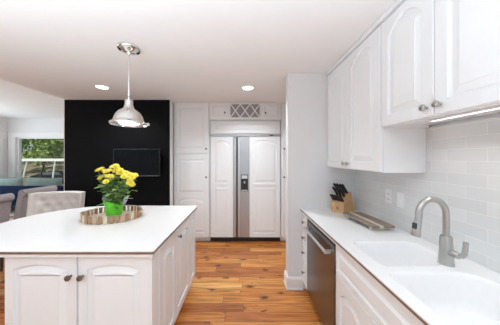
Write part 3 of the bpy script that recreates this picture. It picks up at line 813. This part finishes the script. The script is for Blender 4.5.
obj('diffuser', lathe([(0, -.676), (.04, -.674), (.07, -.667), (.082, -.655), (.080, -.64), (.05, -.61), (0, -.60)], 40), M['pbulb'], t, smooth=True)
ld = bpy.data.lights.new('pendant_glow', 'AREA'); ld.shape = 'DISK'; ld.size = .15; ld.energy = PENDANT_W; ld.color = (1, .96, .9)
lo = bpy.data.objects.new('pendant_glow', ld); COL.objects.link(lo); lo.parent = t; lo.location = (0, 0, -.682)

# ------------------------------------------------------------------ recessed ceiling lights
def downlight(x, y, label, proto=[None]):
    if proto[0] is None:
        t = proto[0] = thing('recessed_light', label, 'ceiling light', (x, y, 2.4395), 0, 'recessed ceiling lights')
        obj('trim_ring', lathe([(.070, -.001), (.072, -.006), (.088, -.006), (.094, -.003), (.095, -.0005), (.07, -.0005)], 36, cap=False), M['trim'], t, smooth=True)
        obj('lens', lathe([(0, -.003), (.0695, -.003), (.0695, -.001), (0, -.001)], 32), M['bulb'], t)
        ld = bpy.data.lights.new('lamp_glow', 'AREA'); ld.shape = 'DISK'; ld.size = .13; ld.energy = LAMP_W; ld.color = (.93, .97, 1); ld.spread = R(132)
        lo = bpy.data.objects.new('lamp_glow', ld); COL.objects.link(lo); lo.parent = t; lo.location = (0, 0, -.009)
    else:
        t = copy_tree(proto[0]); t.location = (x, y, 2.4395); t['label'] = label
    return t
downlight(.055, 2.67, 'lit recessed ceiling light in front of the refrigerator')
downlight(-1.92, 2.64, 'lit recessed ceiling light in front of the black wall')
downlight(-.35, -.9, 'added unseen ceiling light over the aisle behind the camera')  # added out of view for more overhead light

# ------------------------------------------------------------------ chairs
def tufted_chair(loc, rz):
    t = thing('tufted_chair', 'oatmeal linen chair with button-tufted back, pulled up to the island end', 'chair', loc, rz)
    # front faces -y ; back at y=0
    W, Z0, Z1 = .62, .50, 1.045
    btn = [(-.20, .935), (-.07, .935), (.07, .935), (.20, .935), (-.135, .855), (0, .855), (.135, .855), (-.20, .775), (-.07, .775), (.07, .775), (.20, .775)]
    bm = bmesh.new(); nx, nz = 44, 34
    def curve(x): return -.10*(abs(x)/(W/2))**2.6
    fr = []; bk = []
    for j in range(nz+1):
        z = Z0+(Z1-Z0)*j/nz; rf = []; rb = []
        for i in range(nx+1):
            x = -W/2+W*i/nx; y = curve(x)
            d = 0
            if abs(x) < W/2-.07:
                for bx_, bz_ in btn: d += .020*math.exp(-((x-bx_)**2+(z-bz_)**2)/.0011)
                d -= .006
            edge = min(1, (W/2-abs(x))/.02, (Z1-z)/.02); edge = max(0, edge)
            y += d+.02*(1-edge)**2+(z-Z0)*.10
            rf.append(bm.verts.new((x, y, z-(.012*(1-edge) if z > .98 else 0)))); rb.append(bm.verts.new((x, curve(x)+.085+(z-Z0)*.10, z-(.012*(1-edge) if z > .98 else 0))))
        fr.append(rf); bk.append(rb)
    for G in (fr, bk):
        for j in range(nz):
            for i in range(nx): bm.faces.new((G[j][i], G[j][i+1], G[j+1][i+1], G[j+1][i]))
    for j in range(nz):
        for i in (0, nx): bm.faces.new((fr[j][i], fr[j+1][i], bk[j+1][i], bk[j][i]))
    for i in range(nx):
        for j in (0, nz): bm.faces.new((fr[j][i], fr[j][i+1], bk[j][i+1], bk[j][i]))
    b = obj('backrest', bm, M['linen'], t, smooth=True, angle=50)
    proto = None
    for bx_, bz_ in btn:
        if proto is None: proto = o = obj('button', lathe([(0, .004), (.006, .003), (.009, 0), (.009, -.004)], 12, 'y'), M['linen'], b, smooth=True)
        else: o = proto.copy(); COL.objects.link(o)
        o.location = (bx_, curve(bx_)+.0135+(bz_-Z0)*.10, bz_)
    obj('seat', B(-.30, .30, -.46, -.01, .52, .64, bev=.03, seg=3), M['linen'], t, smooth=True)
    for sx in (-1, 1):
        for y in (-.42, .05):
            obj('leg', tube([(sx*.26, y, .0005), (sx*.26, y, .5195 if y < 0 else .515)], [.016, .024], 10), M['darkwood'], t, smooth=True)
    return t
tufted_chair((-2.395, 2.50, 0), R(6))

def scroll_chair(loc, rz, label):
    t = thing('dining_chair', label, 'chair', loc, rz, 'grey dining chairs'); t.scale = (1, 1, 1.035)
    # seat towards -y, scroll rolls to +y ; width along x
    W = .5
    front = [(-.02, .44), (-.012, .56), (.01, .70), (.035, .82), (.055, .90)]
    roll = []
    cy, cz, r = .105, .925, .052
    for i in range(15):
        a = R(165-240*i/14); roll.append((cy+r*cos(a), cz+r*sin(a)))
    back = [(.105, .80), (.085, .68), (.07, .56), (.065, .44)]
    pts = front+roll+back
    bm = prism(bmesh.new(), pts, -W/2, W/2, 'x')
    bv = obj('backrest', bm, M['greyfab'], t, smooth=True, angle=45)
    path = front+roll[:11]
    # nailheads along both side edges, evenly spaced
    d = [0]
    for a, b in zip(path, path[1:]): d.append(d[-1]+math.dist(a, b))
    proto = None
    for sx in (-1, 1):
        n = 24
        for k in range(n):
            s = d[-1]*(k+.5)/n; i = max(j for j in range(len(d)-1) if d[j] <= s); u = (s-d[i])/(d[i+1]-d[i])
            y = path[i][0]+(path[i+1][0]-path[i][0])*u; z = path[i][1]+(path[i+1][1]-path[i][1])*u
            c = Vector((cy, cz)) if i >= len(front)-1 else Vector((y+.06, z)); q = Vector((y, z)); q += (c-q).normalized()*.012
            if proto is None: proto = o = obj('nailhead', lathe([(0, .004), (.0045, .0025), (.006, 0)], 8, 'x'), M['bronze'], bv)
            else: o = proto.copy(); COL.objects.link(o)
            o.location = (sx*(W/2+.0002), q.x, q.y)
            o.rotation_euler = (0, 0, 0 if sx > 0 else pi)
    obj('seat', B(-W/2, W/2, -.47, -.022, .36, .48, bev=.025, seg=3), M['greyfab'], t, smooth=True)
    for sx in (-1, 1):
        for y in (-.42, .03): obj('leg', tube([(sx*.21, y, .0005), (sx*.21, y, .3595 if y < 0 else .439)], [.014, .021], 10), M['darkwood'], t, smooth=True)
    return t
# seats face -x: local -y -> -x is a rotation of -90
scroll_chair((-3.37, 3.11, 0), R(-90), 'grey scroll-back dining chair with nailhead trim, nearer the black wall')
scroll_chair((-3.20, 2.34, 0), R(-90), 'grey scroll-back dining chair cut off by the left edge of the photo')

# ------------------------------------------------------------------ sofa, cushions, rug
tag(obj('area_rug', B(-7.0, -4.2, 4.96, 5.9, .0005, .012, bev=.003), M['rug']), 'pale rug on the wood floor under the navy sofa', 'rug')
so = thing('sofa', 'navy blue sofa standing with its back to the kitchen, under the window', 'sofa', (-5.86, 5.02, .0125))
obj('sofa_base', B(-1.13, 1.13, .0, .84, .22, .40, bev=.02, seg=2), M['navy'], so)
obj('sofa_back', B(-1.13, 1.13, .0, .16, .402, .735, bev=.04, seg=3), M['navy'], so, smooth=True)
for sx in (-1, 1):
    obj('armrest', B(sx*1.13, sx*1.0, .162, .84, .402, .62, bev=.03, seg=3), M['navy'], so, smooth=True)
for xa in (-.995, .005): obj('seat_cushion', B(xa, xa+.99, .165, .83, .402, .50, bev=.03, seg=3), M['navy'], so, smooth=True)
for sx in (-1.05, 1.05):
    for y in (.06, .78): obj('leg', tube([(sx, y, .0005), (sx, y, .2195)], [.014, .022], 10), M['darkwood'], so, smooth=True)
def cushion(name, label, x, w, tilt):
    bm = bmesh.new(); nx, nz = 16, 10; h = .42; G = [[], []]
    for s in (0, 1):
        for j in range(nz+1):
            row = []
            for i in range(nx+1):
                u, v = 2*i/nx-1, 2*j/nz-1
                th_ = .07*((1-u**4)*(1-v**4))**.5
                row.append(bm.verts.new((u*w/2*(1-.04*(1-v*v)), (th_ if s else -th_), h/2+v*h/2*(1-.05*(1-u*u)))))
            G[s].append(row)
    for s in (0, 1):
        for j in range(nz):
            for i in range(nx): bm.faces.new((G[s][j][i], G[s][j][i+1], G[s][j+1][i+1], G[s][j+1][i]))
    bmesh.ops.remove_doubles(bm, verts=bm.verts[:], dist=1e-4)
    o = obj(name, bm, M['sage'], None, (x, 5.275, .535), (R(0), R(tilt), 0), smooth=True, angle=80)
    tag(o, label, 'cushion', 'sage cushions on the sofa')
cushion('cushion', 'sage green cushion on the navy sofa, the left one', -6.40, .90, -2)
cushion('cushion', 'sage green cushion on the navy sofa, the right one', -5.42, 1.02, 1)

# ------------------------------------------------------------------ outside the window
bm = bmesh.new(); nx, ny = 40, 40; G = []
for j in range(ny+1):
    y = 7+45*j/ny; row = []
    for i in range(nx+1):
        x = -60+66*i/nx
        z = -1.4 if y < 24 else -1.4+(y-24)*.16
        row.append(bm.verts.new((x, y, z+.12*sin(x*1.7)*cos(y*1.3) if y > 24 else z)))
    G.append(row)
for j in range(ny):
    for i in range(nx): bm.faces.new((G[j][i], G[j][i+1], G[j+1][i+1], G[j+1][i]))
struct('ground_outside', bm, M['ground'])
struct('deck_outside', B(-12.5, -2.93, 6.2, 9.6, -1.4, -.05), M['ground'])
# white rail on slanted posts
t = thing('porch_frame', 'white horizontal porch beam on slanted posts seen through the window', 'porch frame', (-9, 9, -.0495))
obj('beam', B(-1.6, 2.0, -.06, .06, 1.38, 1.50), M['trim'], t)
for x0_, x1_, mm in ((-1.35, -1.0, 'trim'), (.10, .28, 'trim'), (-.55, -.20, 'darkwood'), (1.6, 1.75, 'trim')):
    obj('post', tube([(x0_, 0, .0), (x1_, 0, 1.379)], .03, 8), M[mm], t)
# dark car
c = thing('parked_car', 'dark car parked outside beyond the window', 'car', (-21.0, 22, -1.3995), R(4))
prof = [(-2.2, .35), (-2.25, .75), (-2.1, .95), (-1.5, 1.02), (-.9, 1.42), (.6, 1.46), (1.35, 1.05), (2.1, .9), (2.25, .7), (2.2, .35)]
bm = prism(bmesh.new(), prof, -.85, .85, 'y'); bmesh.ops.bevel(bm, geom=bm.edges[:], offset=.05, segments=2, affect='EDGES'); obj('car_body', bm, M['carpaint'], c, smooth=True)
obj('side_window', prism(bmesh.new(), [(-1.3, 1.03), (-.82, 1.36), (.55, 1.39), (1.1, 1.06)], -.862, -.851, 'y'), M['carglass'], c)
for x in (-1.4, 1.4):
    for y in (-.78, .78): obj('wheel', lathe([(0, -.1), (.32, -.1), (.34, -.06), (.34, .06), (.32, .1), (0, .1)], 24, 'y', off=(x, y, .34)), M['tyre'], c, smooth=True)
def tree(x, y, h, cr, mm, label, nl=1500, z0=None):
    z0 = (-1.4 if y < 24 else -1.4+(y-24)*.16) if z0 is None else z0
    t = thing('tree', label, 'tree', (x, y, z0-.1), 0, 'trees outside the window')
    pts = [(0, 0, 0), (random.uniform(-.2, .2), 0, h*.3), (random.uniform(-.4, .4), 0, h*.6), (random.uniform(-.5, .5), 0, h*.9)]
    bm = tube(pts, [.19, .15, .11, .04], 8)
    for k in range(7):
        a = random.uniform(0, 2*pi); zz = h*random.uniform(.3, .75)
        tube([(0, 0, zz), (cos(a)*cr*.4, sin(a)*cr*.4, zz+.5), (cos(a)*cr*.85, sin(a)*cr*.85, zz+1.0)], [.06, .04, .015], 5, bm)
    obj('trunk', bm, M['bark'], t)
    bm = bmesh.new(); cl = []
    for k in range(16):
        a = random.uniform(0, 2*pi); rr = cr*random.uniform(.2, .9); cl.append(Vector((cos(a)*rr, sin(a)*rr, h*random.uniform(.28, 1.0))))
    for k in range(nl):
        cc = random.choice(cl); p = cc+Vector((max(-.9, min(.9, random.gauss(0, .5))), max(-.9, min(.9, random.gauss(0, .5))), random.gauss(0, .4)))
        a = Vector((random.uniform(-1, 1), random.uniform(-1, 1), random.uniform(-1, 1))).normalized(); b = a.orthogonal().normalized(); s = random.uniform(.10, .24)
        v = [bm.verts.new(p+a*s), bm.verts.new(p+b*s*.6), bm.verts.new(p-a*s), bm.verts.new(p-b*s*.6)]; bm.faces.new(v)
    o = obj('crown', bm, M[mm], t); o['kind'] = 'stuff'
kinds = {'fol1': 'mid green tree beyond the window', 'fol2': 'light yellow-green tree beyond the window', 'fol3': 'dark green tree beyond the window'}
for k, (x, y, h, cr, mm) in enumerate(((-25.6, 25, 7, 2.2, 'fol2'), (-32.5, 27, 8, 2.2, 'fol1'), (-18.8, 26, 8, 2.2, 'fol3'), (-28.6, 31.6, 8, 2.3, 'fol1'), (-35.5, 33.6, 9, 2.3, 'fol2'), (-42.4, 33, 9, 2.3, 'fol3'), (-40, 40.2, 10, 2.3, 'fol1'), (-33, 40.4, 10, 2.3, 'fol2'), (-47, 42, 11, 2.4, 'fol2'), (-39.5, 47.4, 11, 2.4, 'fol3'), (-26.5, 38.5, 9, 2.3, 'fol1'), (-47, 49, 11, 2.4, 'fol1'), (-22, 32.5, 8, 2.2, 'fol2'))):
    tree(x, y, h, cr, mm, kinds[mm], 2000)
